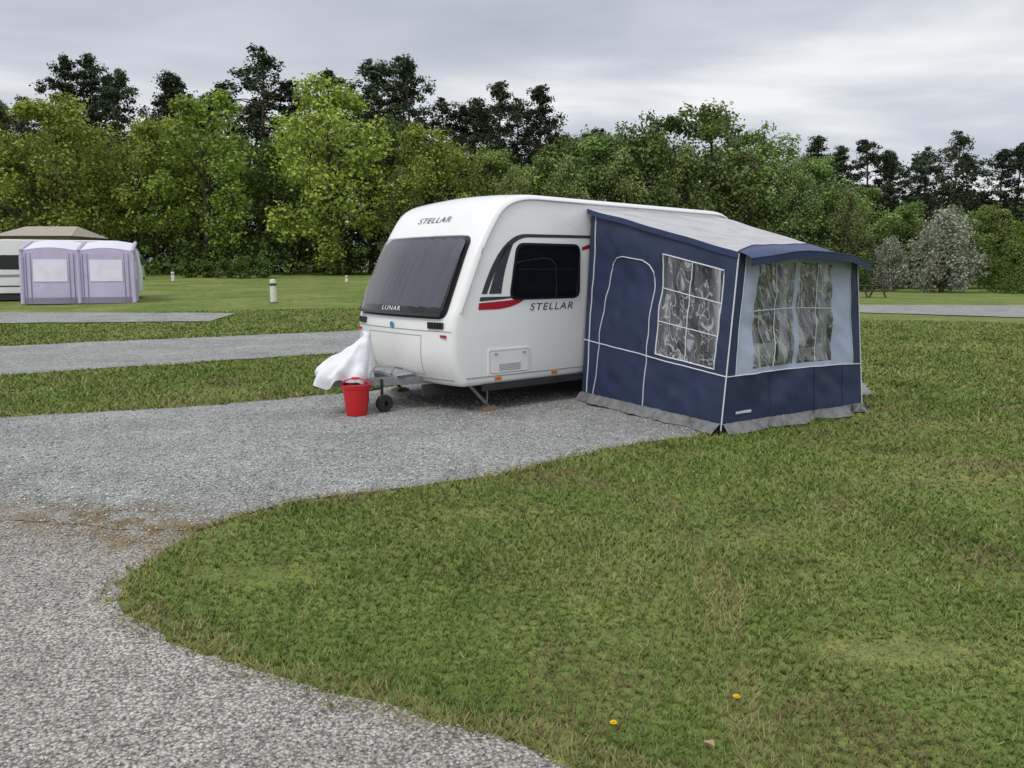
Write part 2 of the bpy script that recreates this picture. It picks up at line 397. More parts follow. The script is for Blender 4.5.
# grass blades
N=480000
r=np.exp(RNG.uniform(math.log(2.0),math.log(30),N)); th=RNG.uniform(-.78,.78,N)
px=r*np.sin(th); py=r*np.cos(th)
cell=.045*np.clip(r/3,1,6)
jx=px+fn(px,py,40,1)*cell*.35; jy=py+fn(px,py,38,2)*cell*.35
px,py=jx,jy
P0=densify(pitch,.25,.0); R0=densify(road,.25,.0)
inside=inpoly(px,py,P0)|inpoly(px,py,R0)
for S in (S1,S2,S3): inside|=inpoly(px,py,S)
bd=np.concatenate([densify(island+tip[:11],.06,0)[:-60],densify([(-2.5,10.74),(-4.13,9.7),(-5.95,9.03),(-9,8.35)],.1,0)])
dist=np.full(len(px),9.0)
near=np.where((r<13))[0]
for s in range(0,len(near),20000):
    ii=near[s:s+20000]
    D=(px[ii,None]-bd[None,:,0])**2+(py[ii,None]-bd[None,:,1])**2
    dist[ii]=np.sqrt(D.min(1))
keep=~inside|((dist<.06+.07*fn(px,py,3,2))&(RNG.random(N)<.30))
dd=px*.28+py*.96
band=(np.abs(dd-4.3)<.22)&(px<-1.9)&(px>-4.2)&(fn(px,py,4,1)>.1)&(RNG.random(N)<.12)
keep|=band
worn=np.zeros(N)
for (wx,wy,wa,wb,st_) in ((-1.42,4.25,.42,.16,1),(1.75,3.35,.40,.13,1),(-.9,4.6,.3,.1,.5),(1.3,4.9,.5,.2,.5),(3.6,6.2,.8,.25,.6),(.6,3.5,.3,.08,.5),(2.9,4.2,.5,.15,.7),(-.2,5.4,.5,.12,.5),(5.2,8.6,1.1,.3,.5),(-1.9,4.9,.12,.35,.7)):
    q=((px-wx)/wa)**2+((py-wy)/wb)**2+.5*fn(px,py,9,2)
    worn=np.maximum(worn,st_*np.clip(1.35-q,0,1))
keep&=RNG.random(N)>worn*.45
px,py,r,dist,worn=px[keep],py[keep],r[keep],dist[keep],worn[keep]; n=len(px)
z0=gh(px,py)
rough=np.clip(fn(px,py,1.1,0)*.5+.5,0,1)
tall=np.clip(1-dist/.5,0,1)*.35
hgt=(.012+.020*RNG.random(n)**1.3)*(.75+.6*rough+tall)*np.clip(.8+r/12,1,2.0)*(1-.6*worn)
wid=(.0018+.0016*RNG.random(n))*np.clip(r/2.6,1,9)
a=RNG.uniform(0,6.283,n); lean=RNG.uniform(.3,1.7,n)*hgt; la=RNG.uniform(0,6.283,n)
V=np.zeros((n,3,3))
V[:,0]=np.stack([px-np.cos(a)*wid,py-np.sin(a)*wid,z0-.002],1)
V[:,1]=np.stack([px+np.cos(a)*wid,py+np.sin(a)*wid,z0-.002],1)
V[:,2]=np.stack([px+np.cos(la)*lean,py+np.sin(la)*lean,z0+hgt],1)
base=np.array([.165,.240,.058]); yel=np.array([.33,.305,.135]); drk=np.array([.085,.145,.034]); brn=np.array([.25,.185,.105])
pat=np.clip(.45+.65*fn(px,py,.8,1)+.45*fn(px,py,3.1,2)+.25*fn(px,py,9,3),0,1)[:,None]
rv=RNG.random(n)[:,None]
C=base*.95*(1-pat)+ (base*.65+yel*.45)*pat
C=np.where(rv>.86,yel*(.7+.5*RNG.random((n,1))),C); C=np.where(rv<.22,drk,C)
dk=np.clip(fn(px,py,2.1,0)*1.2-.3,0,1)[:,None]
C=C*(1-.38*dk)
pz=fn(px,py,1.7,3)[:,None]
C=np.where((pz>.60)&(RNG.random((n,1))<.42),brn,C)
C=np.where(RNG.random((n,1))<worn[:,None]*.9,brn*.8,C)
edge=(dist<.10+.08*fn(px,py,4,3))[:,None]&(RNG.random((n,1))<.6)
C=np.where(edge,yel*.85+brn*.2,C)
C*=.85+.35*RNG.random((n,1))
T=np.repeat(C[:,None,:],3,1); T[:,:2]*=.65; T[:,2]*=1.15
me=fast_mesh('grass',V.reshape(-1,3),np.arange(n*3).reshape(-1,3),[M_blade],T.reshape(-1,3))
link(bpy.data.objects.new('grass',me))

# loose stones
N=64000
r=np.exp(RNG.uniform(math.log(2.2),math.log(11),N)); th=RNG.uniform(-.8,.5,N); px=r*np.sin(th); py=r*np.cos(th)
k=inpoly(px,py,P0)|inpoly(px,py,R0); px,py,r=px[k],py[k],r[k]; n=len(px)
s=(.0025+.0075*RNG.random(n)**3)*np.clip(r/4,.9,1.6)
isp=(px*.28+py*.96>4.3); s*=np.where(isp,1.15,.8)
oct_=np.array([[1,0,0],[-1,0,0],[0,1,0],[0,-1,0],[0,0,1],[0,0,-1.]])
of=np.array([[0,2,4],[2,1,4],[1,3,4],[3,0,4],[2,0,5],[1,2,5],[3,1,5],[0,3,5]])
a=RNG.uniform(0,6.28,n); ca,sa=np.cos(a),np.sin(a)
O=oct_[None]*(RNG.uniform(.6,1.3,(n,6,1)))*s[:,None,None]; O[:,:,2]*=.6
V=np.stack([O[:,:,0]*ca[:,None]-O[:,:,1]*sa[:,None]+px[:,None],O[:,:,0]*sa[:,None]+O[:,:,1]*ca[:,None]+py[:,None],O[:,:,2]+.008+s[:,None]*.25],-1)
g=RNG.uniform(.20,.60,(n,1)); C=np.where(isp[:,None],g*np.array([.99,1.0,.97]),g*np.array([1.07,1.0,.91]))
me=fast_mesh('loose_stones',V.reshape(-1,3),(of[None]+(np.arange(n)*6)[:,None,None]).reshape(-1,3),[M_stone],np.repeat(C,6,0))
link(bpy.data.objects.new('loose_stones',me))

# ------------------------------------------------------------ CARAVAN
CO=(-.65,9.1,0); CR=math.radians(40)
W=2.2
car=empty('caravan',CO,CR)
prof=round_poly([(.12,.33),(-.03,.62),(-.03,1.10),(.42,2.12),(.78,2.61),(5.35,2.58),(5.62,1.9),(5.60,.33)],[.06,.3,.14,.32,.48,.5,.5,.06],7)
prof=[Vector(p) for p in prof]
pp=[prof[0]]
for p in prof[1:]:
    if (p-pp[-1]).length>.004: pp.append(p)
prof=pp; NP=len(prof)
nrm=[]
for i in range(NP):
    t=(prof[(i+1)%NP]-prof[i-1]).normalized(); nrm.append(Vector((t.y,-t.x)))
if (Vector((2.8,1.3))-prof[0]).dot(nrm[0])<0: nrm=[-q for q in nrm]
def bulge(y): return .14*(1-abs((y-W/2)/(W/2))**2.6)
def camber(y): return .05*(1-abs((y-W/2)/(W/2))**2)
EI=[(0,.062),(.008,.038),(.022,.018),(.045,.005),(.08,0)]
st=list(EI)+[(W*k/12,0) for k in range(1,12)]+[(W-y,i) for y,i in EI][::-1]
bv=[];bf=[]
for (y,ins) in st:
    for i,p in enumerate(prof):
        q=p+nrm[i]*ins
        wgt=max(0,min(1,(.95-q.x)/.9)); wz=max(0,min(1,(q.y-2.0)/.5))
        bv.append((q.x-bulge(y)*wgt,y,q.y+camber(y)*wz))
for j in range(len(st)-1):
    for i in range(NP):
        a=j*NP+i; b_=j*NP+(i+1)%NP
        bf.append((a,b_,b_+NP,a+NP))
bf.append(tuple(range(NP))[::-1]); bf.append(tuple((len(st)-1)*NP+i for i in range(NP)))
o=mesh_obj('body',bv,bf,M_white,car,True,sharp=40)
bm=bmesh.new(); bm.from_mesh(o.data); bmesh.ops.recalc_face_normals(bm,faces=bm.faces); bm.to_mesh(o.data); bm.free()
fr=sorted([(p.y,p.x) for p in prof if p.x<.80])
fz=[a for a,b_ in fr]; fxx=[b_ for a,b_ in fr]
def fpt(y,z,off=0):
    x=float(np.interp(z,fz,fxx)); wgt=max(0,min(1,(.95-x)/.9))
    sl=(float(np.interp(z+.03,fz,fxx))-float(np.interp(z-.03,fz,fxx)))/.06
    nl=math.sqrt(1+sl*sl)
    return Vector((x-bulge(y)*wgt-off/nl, y, z+camber(y)*max(0,min(1,(z-2)/.5))+off*sl/nl))
def fpatch(name,z0,z1,a0,a1,off,mt,r=.1,nu=40,nv=16,wave=0,smooth=True):
    def f(u,v):
        z=z0+(z1-z0)*v; m=a0+(a1-a0)*v
        dd=min(z-z0,z1-z)
        if dd<r: m+=r-math.sqrt(max(0,r*r-(r-dd)**2))
        y=m+(W-2*m)*u
        s=abs(math.sin(y*20+1.6*math.sin(y*5)+.15*math.sin(z*3)))*2-1
        return fpt(y,z,off+wave*s)
    A2=Acc(); rows=sorted(set([0,.01,.03,.06,.1]+[i/nv for i in range(1,nv)]+[.9,.94,.97,.99,1]))
    for v in rows:
        for i in range(nu+1): A2.v.append(tuple(f(i/nu,v)))
    for j in range(len(rows)-1):
        for i in range(nu):
            a=j*(nu+1)+i; A2.f.append((a,a+nu+1,a+nu+2,a+1)); A2.m.append(0)
    return A2.obj(name,mt,car,smooth,None)
fpatch('front_window_frame',1.13,2.10,.12,.17,.006,M_black,.10)
fpatch('front_curtains',1.25,2.05,.19,.23,.034,M_curtain,.07,nu=320,wave=.024)
fpatch('front_window_glass',1.16,2.08,.135,.185,.062,M_glass,.10)
fpatch('front_locker_seam_line',.985,.995,.03,.03,.003,M_seam,.0)  # thin grey seam strip across the front panel
fpatch('front_lower_trim',.40,.412,.10,.10,.003,M_seam,.0)
fpatch('front_window_sill_trim',1.145,1.175,.16,.16,.064,M_black,.0)
def sidepoly(name,pts,y,mt,rad=0,thick=0,parent=car):
    p=round_poly(pts,rad,5) if rad else pts
    n=len(p); v=[(a,y,b_) for a,b_ in p]; f=[tuple(range(n))]
    if thick:
        v+= [(a,y+thick,b_) for a,b_ in p]
        f+=[(i,i+n,(i+1)%n+n,(i+1)%n) for i in range(n)]
    return mesh_obj(name,v,f,mt,parent)
def arc(p0,p1,p2,n=10):
    p0,p1,p2=map(Vector,(p0,p1,p2)); return [tuple(p0*(1-t)**2+p1*2*t*(1-t)+p2*t*t) for t in [i/n for i in range(n+1)]]
outer=arc((.38,1.42),(.66,2.14),(1.08,2.135))+[(2.5,2.15)]
inner=[(2.5,2.115)]+arc((1.10,2.095),(.74,2.08),(.46,1.42))
sidepoly('side_graphic_arc',outer+inner,-.003,M_charc)
sidepoly('side_graphic_wedge',arc((.49,1.42),(.62,1.80),(.76,2.00))+arc((.86,2.00),(.72,1.72),(.68,1.42)),-.003,M_charc)
sidepoly('side_graphic_swoosh_red',[(.33,1.235),(.60,1.235)]+arc((.60,1.235),(.92,1.25),(1.10,1.37))+arc((.98,1.35),(.7,1.33),(.34,1.315)),-.0035,M_red)
sidepoly('side_graphic_swoosh_dark',arc((.35,1.335),(.7,1.35),(.95,1.372))+arc((.95,1.385),(.7,1.385),(.36,1.385)),-.003,M_charc)
sidepoly('side_graphic_top_red',[(2.03,1.98)]+arc((2.03,1.99),(2.2,2.06),(2.6,2.085))+arc((2.6,2.04),(2.3,2.01),(2.03,1.95)),-.003,M_red)
sidepoly('side_window_frame',[(.80,1.34),(2.00,1.34),(2.00,2.03),(.92,2.03)],-.008,M_black,.12,.008)
sidepoly('side_window_blind',[(.90,1.43),(1.92,1.43),(1.92,1.95),(1.0,1.95)],-.010,mat('dark_blind',(.045,.045,.05),.8,var=.4,vscale=7),.05)
sidepoly('side_window_glass',[(.83,1.37),(1.97,1.37),(1.97,2.00),(.95,2.00)],-.026,M_glass,.10,.016)
sidepoly('side_window_rail',[(.93,1.705),(1.94,1.705),(1.94,1.715),(.93,1.715)],-.012,M_grey)
sidepoly('service_hatch_frame',[(.47,.44),(1.14,.44),(1.14,.76),(.47,.76)],-.010,M_white,.03,.010)
sidepoly('service_hatch_gap',[(.495,.462),(1.115,.462),(1.115,.738),(.495,.738)],-.0115,M_seam,.025)
sidepoly('service_hatch_door',[(.503,.470),(1.107,.470),(1.107,.730),(.503,.730)],-.016,M_white,.02,.006)
A=Acc()
for xx in (.58,1.03): A.box((xx,-.020,.70),(.05,.012,.018))
for k in range(5): A.box((.80,-.018,.50+k*.018),(.34,.006,.005))
A.obj('service_hatch_latches',M_seam,car,False)
A=Acc(); A.box((2.8,-.004,.435),(5.3,.008,.012)); A.obj('skirt_seam',M_seam,car,False)
A=Acc(); A.box((2.9,.02,.30),(5.0,.03,.08)); A.box((2.9,W-.02,.30),(5.0,.03,.08)); A.obj('side_skirt_underside',M_dark,car,False)
rail=[]
i0=[i for i in range(NP) if prof[i].y>1.2]
for i in i0: q=prof[i]+nrm[i]*.052; rail.append((q.x,-.006,q.y))
A=Acc(); A.tube(rail,.011,6); A.obj('awning_rail',mat('rail_white',(.6,.6,.6),.4),car)
A=Acc(); A.box((.62,-.012,.40),(.09,.02,.035)); A.box((1.55,-.012,.40),(.09,.02,.035)); A.obj('side_marker_light',mat('amber',(.6,.16,.01),.3),car,False)
A=Acc()
for y0 in (.16,W-.16-.2):
    for k in range(6):
        p=fpt(y0+.04*k,1.055,.014); A.box(p,(.02,.042,.075))
A.obj('front_grab_handles',M_black,car,False)
A=Acc()
for y0 in (.14,W-.14):
    p=fpt(y0,.935,.008); A.box(p,(.02,.10,.03))
A.obj('front_marker_lights',M_red,car,False)
A=Acc(); p=fpt(W/2,1.03,.006); A.lathe([(.001,0),(.035,0),(.04,.01)],16,(0,0,0)); 
bo=A.obj('front_badge',mat('badge_blue',(.05,.25,.5),.3),car); bo.location=p; bo.rotation_euler=(0,math.radians(-90),0); 
def text(name,s,size,loc,rot,mt,shear=0,sx=1):
    c=bpy.data.curves.new(name,'FONT'); c.body=s; c.size=size; c.extrude=.0008; c.shear=shear; c.space_character=1.15
    c.align_x='CENTER'; c.align_y='CENTER'; c.materials.append(mt)
    o=bpy.data.objects.new(name,c); o.location=loc; o.rotation_euler=rot; o.scale=(sx,1,1); return link(o,car)
text('side_lettering','STELLAR',.125,(1.50,-.004,1.245),(math.radians(90),0,0),M_charc,.25,1.4)
q=fpt(W/2,2.29,.008); sl=(float(np.interp(2.33,fz,fxx))-float(np.interp(2.25,fz,fxx)))/.08
text('front_lettering','STELLAR',.12,q,(math.radians(90)-math.atan(sl),0,math.radians(-90)),mat('lettering_grey',(.13,.13,.14),.4),.2,1.4)
q=fpt(W/2,1.21,.070); sl=(float(np.interp(1.25,fz,fxx))-float(np.interp(1.15,fz,fxx)))/.1
text('front_window_lettering','LUNAR',.08,q,(math.radians(90)-math.atan(sl),0,math.radians(-90)),mat('silver',(.7,.7,.7),.3),0,1.5)
A=Acc()
lid=[(.55,.46),(.50,.93),(W-.50,.93),(W-.55,.46)]
for i in range(4):
    a=Vector(lid[i]); b_=Vector(lid[(i+1)%4]); path=[]
    for k in range(13):
        c=a+(b_-a)*k/12; path.append(fpt(c.x,c.y,.001))
    A.tube(path,.004,5)
A.obj('gas_locker_seam',M_seam,car)
A=Acc()
A.box((2.8,W/2,.355),(5.2,W-.16,.06)); 
for y in (.55,W-.55): A.box((2.6,y,.26),(5.4,.05,.14))
A.box((2.9,W/2,.28),(.08,W-.3,.08))
A.obj('chassis',M_dark,car,False)
for y in (.12,W-.12):
    A=Acc(); c=(2.95,y,.31)
    A.lathe([(.17,-.09),(.29,-.10),(.315,-.06),(.32,0),(.315,.06),(.29,.10),(.17,.09)],32,c,'y',0)
    A.lathe([(.0,-.05),(.06,-.06),(.14,-.03),(.17,-.09),(.19,-.095)],32,c,'y',1)
    A.obj('wheel',[M_tyre,M_alu],car)
for yy in (-.004,W+.004):
    pts=[(2.95+.42*math.cos(t),.335+.36*math.sin(t)) for t in [math.pi*k/20 for k in range(21)]]
    sidepoly('wheel_arch',pts,yy,M_dark)
for (x,y) in ((.55,.10),(.55,W-.1),(5.1,.1),(5.1,W-.1)):
    A=Acc(); A.tube([(x-.30,y,.36),(x,y,.06)],.022,8); A.tube([(x,y,.34),(x-.02,y,.07)],.010,6); A.box((x,y,.055),(.12,.12,.02)); A.box((x,y,.026),(.20,.16,.035),1)
    A.obj('corner_steady',[M_steel,M_wood],car,False)
# A-frame + hitch
A=Acc()
A.box((-.50,.86,.37),(1.20,.05,.09),0,Matrix.Rotation(math.radians(-22),3,'Z'))
A.box((-.50,W-.86,.37),(1.20,.05,.09),0,Matrix.Rotation(math.radians(22),3,'Z'))
A.box((-.30,W/2,.39),(.10,.6,.05)); A.tube([(-.9,W/2,.40),(-1.10,W/2,.40)],.035,10)
A.tube([(-.66,.95,.62),(-.66,.95,.22)],.028,10); A.tube([(-.66,.95,.22),(-.66,.95,.13)],.018,8); A.box((-.66,.95,.17),(.05,.10,.10))
A.tube([(-.36,.86,.45),(-.30,.86,.53),(-.18,.86,.50)],.014,6)
A.obj('hitch_frame',M_steel,car,False)
A=Acc(); A.grid(lambda u,v:(-.12-.22*v,.70+.03*v+(.80-.06*v)*u,.452+.02*math.sin(math.pi*u)-.015*v),8,4); A.grid(lambda u,v:(-.34,.73+.74*u,.437+.02*math.sin(math.pi*u)-.035*v),8,1)
A.obj('hitch_fairing',mat('fairing_grey',(.30,.30,.31),.5),car)
A=Acc(); A.lathe([(.03,-.035),(.10,-.035),(.11,0),(.10,.035),(.03,.035)],20,(-.50,.78,.115),'y'); A.tube([(-.50,.78,.12),(-.50,.83,.14),(-.50,.83,.40)],.018,6)
A.obj('jockey_wheel',M_tyre,car)
A=Acc(); A.tube([(-.25,1.1,.36),(-.4,1.0,.26),(-.6,1.02,.25),(-.8,1.08,.33),(-.95,1.1,.40)],.010,6); A.obj('breakaway_cable',M_black,car)
# hitch cover
A=Acc()
ap=Vector((-.55,W/2,.90)); NR=24; NT=96
for j in range(NR+1):
    t=j/NR
    for k in range(NT):
        th=2*math.pi*k/NT
        cxx=ap.x-.24*min(1,t*1.15)
        rx=.05+.37*min(1,t*1.3)*(1 if math.cos(th)<0 else .62); ry=.04+.19*min(1,t*1.3)
        fold=1+.12*t*math.sin(5*th+1.0+2*t)+.08*t*math.sin(9*th+3*t)+.07*noise.noise(Vector((math.cos(th)*3,math.sin(th)*3,t*4)))
        x=cxx+rx*math.cos(th)*fold; y=ap.y+ry*math.sin(th)*fold
        left=max(0,-math.cos(th))
        hem=.55+.05*math.sin(4*th)+.03*math.sin(9*th)-.04*left
        z=ap.z-hem*(t**(1.10-.25*left*(1-t)))+.03*noise.noise(Vector((x*7,y*7,t*4)))
        A.v.append((x,y,max(.29,z)))
for j in range(NR):
    for k in range(NT):
        a=j*NT+k; b_=j*NT+(k+1)%NT; A.f.append((a,b_,b_+NT,a+NT)); A.m.append(0)
A.f.append(tuple(range(NT))); A.m.append(0)
A.tube([(ap.x,ap.y,.86),(ap.x+.02,ap.y,.93),(ap.x-.01,ap.y+.03,.96)],[.055,.045,.015],8)
A.obj('hitch_cover',M_coverw,car,True,60)
# bucket
bk=empty('bucket',(-1.83,9.18,0),0,1.12)
A=Acc(); A.lathe([(.0,.012),(.105,.012),(.112,.03),(.138,.29),(.145,.295),(.147,.31),(.152,.335),(.142,.335),(.132,.30),(.100,.04),(0,.04)],32); A.obj('pail',M_bucket,bk)
A=Acc(); A.lathe([(.128,.318),(.11,.325),(.05,.328),(0,.328)],32); A.obj('lid',mat('dark_red_plastic',(.22,.010,.014),.45),bk)
A=Acc(); A.tube([(.15*math.cos(t),-.02,.315+.085*math.sin(t)) for t in [math.pi*k/16 for k in range(17)]],.008,6); A.tube([(-.04,-.02,.40),(.04,-.02,.40)],.014,8); A.obj('handle',M_bucket,bk)

# ------------------------------------------------------------ AWNING
aw=empty('caravan_awning',CO,CR)
class Wall:
    def __init__(s,b0,b1,t0,t1,arch=0,seed=0):
        s.b0,s.b1,s.t0,s.t1=map(Vector,(b0,b1,t0,t1)); s.arch=arch; s.seed=seed
        s.n=(s.b1-s.b0).cross(s.t0-s.b0).normalized()
    def P(s,u,t,off=0):
        b=s.b0.lerp(s.b1,u); tt=s.t0.lerp(s.t1,u)
        p=b.lerp(tt,t); p.z+=s.arch*4*u*(1-u)*t
        e=min(1,8*u*(1-u))*min(1,8*t*(1-t)+.1)
        k=noise.noise(Vector((u*4+s.seed,t*3.5,s.seed)))*.045+noise.noise(Vector((u*13+s.seed,t*6,s.seed+4)))*.018+noise.noise(Vector((u*9+t*11,t*5-u*7,s.seed+8)))*.020
        return p+s.n*(off+k*e)
def tile(A,wl,u0,u1,t0,t1,mi,off=0):
    nu=max(2,int(abs(u1-u0)*60)); nv=max(2,int((t1-t0)*44))
    A.grid(lambda a,b_: wl.P(u0+(u1-u0)*a,t0+(t1-t0)*b_,off),nu,nv,mi)
def pipe(A,wl,pts,r=.0075,off=.006,mi=0,dens=.03):
    path=[]
    for i in range(len(pts)-1):
        a=Vector(pts[i]);b_=Vector(pts[i+1]);k=max(1,int((b_-a).length/dens))
        for j in range(k): c=a+(b_-a)*j/k; path.append(wl.P(c.x,c.y,off))
    path.append(wl.P(*pts[-1],off)); A.tube(path,r,6,mi)
side=Wall((2.0,-.06,.06),(1.51,-2.60,.04),(2.16,-.04,2.44),(1.62,-2.66,1.87),0,1)
if side.n.x>0: side.n=-side.n
front=Wall((1.51,-2.60,.04),(3.94,-2.89,.04),(1.62,-2.66,1.87),(3.78,-2.80,1.82),.07,5)
if front.n.y>0: front.n=-front.n
farw=Wall((3.94,-2.89,.04),(5.0,-.05,.06),(3.78,-2.80,1.82),(5.02,-.04,2.44),0,9)
if farw.n.x<0: farw.n=-farw.n
A=Acc()
B=0.31
tile(A,side,0,1,0,B,0)
S0,S1_,T0,T1=.565,.93,.335,.885
tile(A,side,0,S0,B,1,0); tile(A,side,S1_,1,B,1,0); tile(A,side,S0,S1_,B,T0,0); tile(A,side,S0,S1_,T1,1,0)
tile(A,front,0,1,0,B,0)
tile(A,front,0,.05,B,1,0); tile(A,front,.93,1,B,1,0)
tile(A,front,.05,.15,B,1,1); tile(A,front,.15,.45,B,.34,1); tile(A,front,.15,.45,.93,1,1)
tile(A,front,.45,.48,B,1,1); tile(A,front,.48,.76,B,.34,1); tile(A,front,.48,.76,.93,1,1); tile(A,front,.76,.93,B,1,1)
tile(A,farw,0,1,0,B,0); tile(A,farw,0,.1,B,1,0); tile(A,farw,.80,1,B,1,0); tile(A,farw,.1,.80,B,.34,0); tile(A,farw,.1,.80,.88,1,0)
A.obj('walls',[M_navy,M_light],aw,True,None)
A=Acc(); tile(A,side,S0,S1_,T0,T1,0); tile(A,front,.15,.45,.34,.93,0); tile(A,front,.48,.76,.34,.93,0); tile(A,farw,.1,.80,.34,.88,0)
A.obj('clear_windows',M_pvc,aw,True,None)
A=Acc()
def curt(wl,u0,u1,t0,t1):
    A.grid(lambda a,b_: wl.P(u0+(u1-u0)*a*(1-.25*math.sin(math.pi*b_)),t0+(t1-t0)*b_,-.09+.025*math.sin(a*22+b_*1.5)),26,10)
curt(front,.15,.20,.34,.95); curt(front,.385,.47,.34,.95); curt(front,.48,.53,.34,.95); curt(front,.69,.78,.34,.95)
curt(front,.18,.40,.34,.47); curt(front,.52,.70,.34,.42); curt(side,.56,.61,.33,.89)
A.obj('curtains',M_net,aw,True,None)
A=Acc()
pipe(A,side,[(0,B),(1,B)]); pipe(A,front,[(0,B),(1,B)],.006); pipe(A,side,[(1,0),(1,1)],.008); 
pipe(A,front,[(1,0),(1,1)],.007)
pipe(A,side,[(.045,0),(.045,1)],.008)
pipe(A,side,[(.10,.02),(.185,.70),(.195,.76),(.225,.795),(.27,.81),(.42,.82),(.47,.805),(.50,.77),(.512,.70),(.50,.3),(.495,.02)],.0065)
pipe(A,front,[(.05,B),(.05,1)],.004); pipe(A,front,[(.93,B),(.93,1)],.004)
u0,u1,t0,t1=S0,S1_,T0,T1
pipe(A,side,[(u0,t0),(u1,t0),(u1,t1),(u0,t1),(u0,t0)],.008)
pipe(A,side,[((u0+u1)/2,t0),((u0+u1)/2,t1)],.006)
for k in (1,2): pipe(A,side,[(u0,t0+(t1-t0)*k/3),(u1,t0+(t1-t0)*k/3)],.006)
for (u0,u1,t0,t1) in ((.15,.45,.34,.93),(.48,.76,.34,.93)):
    pipe(A,front,[((u0+u1)/2,t0),((u0+u1)/2,t1)],.0055)
    pipe(A,front,[(u0,t0+(t1-t0)*.55),(u1,t0+(t1-t0)*.55)],.0055)
A.obj('piping',M_pipe,aw)
A=Acc()
for u in (.30,.62,.85): pipe(A,front,[(u,.0),(u,B)],.004)
A.obj('lower_seams',M_navy2,aw)
# roof
def fline(s): return front.P(s,1)
def bline(s): return Vector((2.12+(5.06-2.12)*s,-.02,2.475))
def roofP(s,r):
    a=bline(s); b_=fline(s); p=a.lerp(b_,r)
    p.z-= .07*math.sin(math.pi*r)*math.sin(math.pi*s); p.z+=.012+.016*noise.noise(Vector((s*6,r*5,2)))+.012*math.sin(r*20+s*5)*math.sin(math.pi*s)
    p.x+= -.02*(1-s)+.02*s
    return p
seam=lambda s:1-.30*s**.9
A=Acc()
A.grid(lambda s,k: roofP(s,k*seam(s)),40,30,0)
A.grid(lambda s,k: roofP(s,seam(s)+(1-seam(s))*k),30,8,1)
def vis(s,k):
    p=roofP(s,1); ov=.09+.22*math.sin(math.pi*min(1,s*.85+.12))
    p=p+Vector((-.06+.16*s,-1,0))*ov*k; p.z-=.03*k+.04*k*k*(1-math.sin(math.pi*s)); 
    p.z-= .006*k*abs(math.sin(s*math.pi*3)); p.x+=.10*s*k
    return p
A.grid(vis,30,6,1)
A.grid(lambda s,k: vis(s,1)-Vector((0,-.01*k,.075*k)),30,2,1)
def edgeP(s0): 
    return lambda a,b_: roofP(s0,a)+Vector((0,0,-.065*b_))
A.grid(edgeP(0),20,2,1)
A.grid(edgeP(1),20,2,1)
A.obj('roof',[M_roofc,M_navy2],aw,True,None)
A=Acc(); A.tube([roofP(i/30,seam(i/30))+Vector((0,0,.004)) for i in range(31)],.006,5); A.tube([vis(i/30,1)+Vector((0,0,.002)) for i in range(31)],.006,5)
A.obj('roof_seam',M_navy,aw)
# skirt
A=Acc()
def skirt(wl,o0):
    def f(u,k):
        base=wl.P(u,.0)
        nz=noise.noise(Vector((u*7,o0,1))); nz2=noise.noise(Vector((u*30,o0,5))); nz3=noise.noise(Vector((u*55,o0,8+k*2)))
        p=base+wl.n*((.015+.10*k**1.4)*(1+1.2*nz)+.035*nz2*k+.012*nz3*k)
        p.z=.10*(1-k)+.014+.06*abs(nz2)*math.sin(math.pi*min(k,1))+.03*max(0,nz)*k+.015*abs(nz3)
        return p
    A.grid(f,160,10,0)
skirt(side,1.3); skirt(front,7.7); skirt(farw,4.1)
A.obj('mud_skirt',M_skirt,aw,True,None)
A=Acc()
for wl,u in ((side,.03),(side,.985),(front,.5),(farw,.02)):
    A.tube([wl.P(u,0,-.04),wl.P(u,1,-.04)],.013,8)
A.tube([front.P(i/10,.985,-.04) for i in range(11)],.013,8)
A.obj('frame_poles',M_alu,aw)
A=Acc()
for wl,u in ((side,.98),(front,.98),(front,.5),(side,.5)):
    p=wl.P(u,0); A.tube([p+Vector((0,0,.06)),p+wl.n*.12+Vector((0,0,-.03))],.006,5); 
A.obj('pegs',M_grey,aw)
A=Acc(); 
def lab(a,b_): return front.P(.08+.10*a,.085+.016*b_,.008)
A.grid(lab,4,1); A.obj('maker_label',M_pipe,aw,False)
for cxl,cyl,ra in ((2.3,-2.0,.5),(3.1,-2.2,.2)):
    ch=empty('camping_chair',(0,0,0)); ch.location=Vector(CO)+Matrix.Rotation(CR,3,'Z')@Vector((cxl,cyl,0)); ch.rotation_euler[2]=CR+ra
    A=Acc()
    for x in (-.25,.25):
        A.tube([(x,-.25,.01),(x,.25,.45),(x,.38,.95)],.012,6,0); A.tube([(x,.25,.01),(x,-.25,.45)],.012,6,0); A.tube([(x,-.25,.62),(x,.3,.64)],.018,6,0)
    A.grid(lambda a,b_:(-.25+.5*a,-.25+.5*b_,.45-.05*math.sin(math.pi*a)),8,8,1)
    A.grid(lambda a,b_:(-.25+.5*a,.25+.13*b_-.0,.46+.5*b_),8,8,1)
    A.obj('chair_frame_and_seat',[M_alu,mat('chair_blue',(.15,.34,.72),.7)],ch)

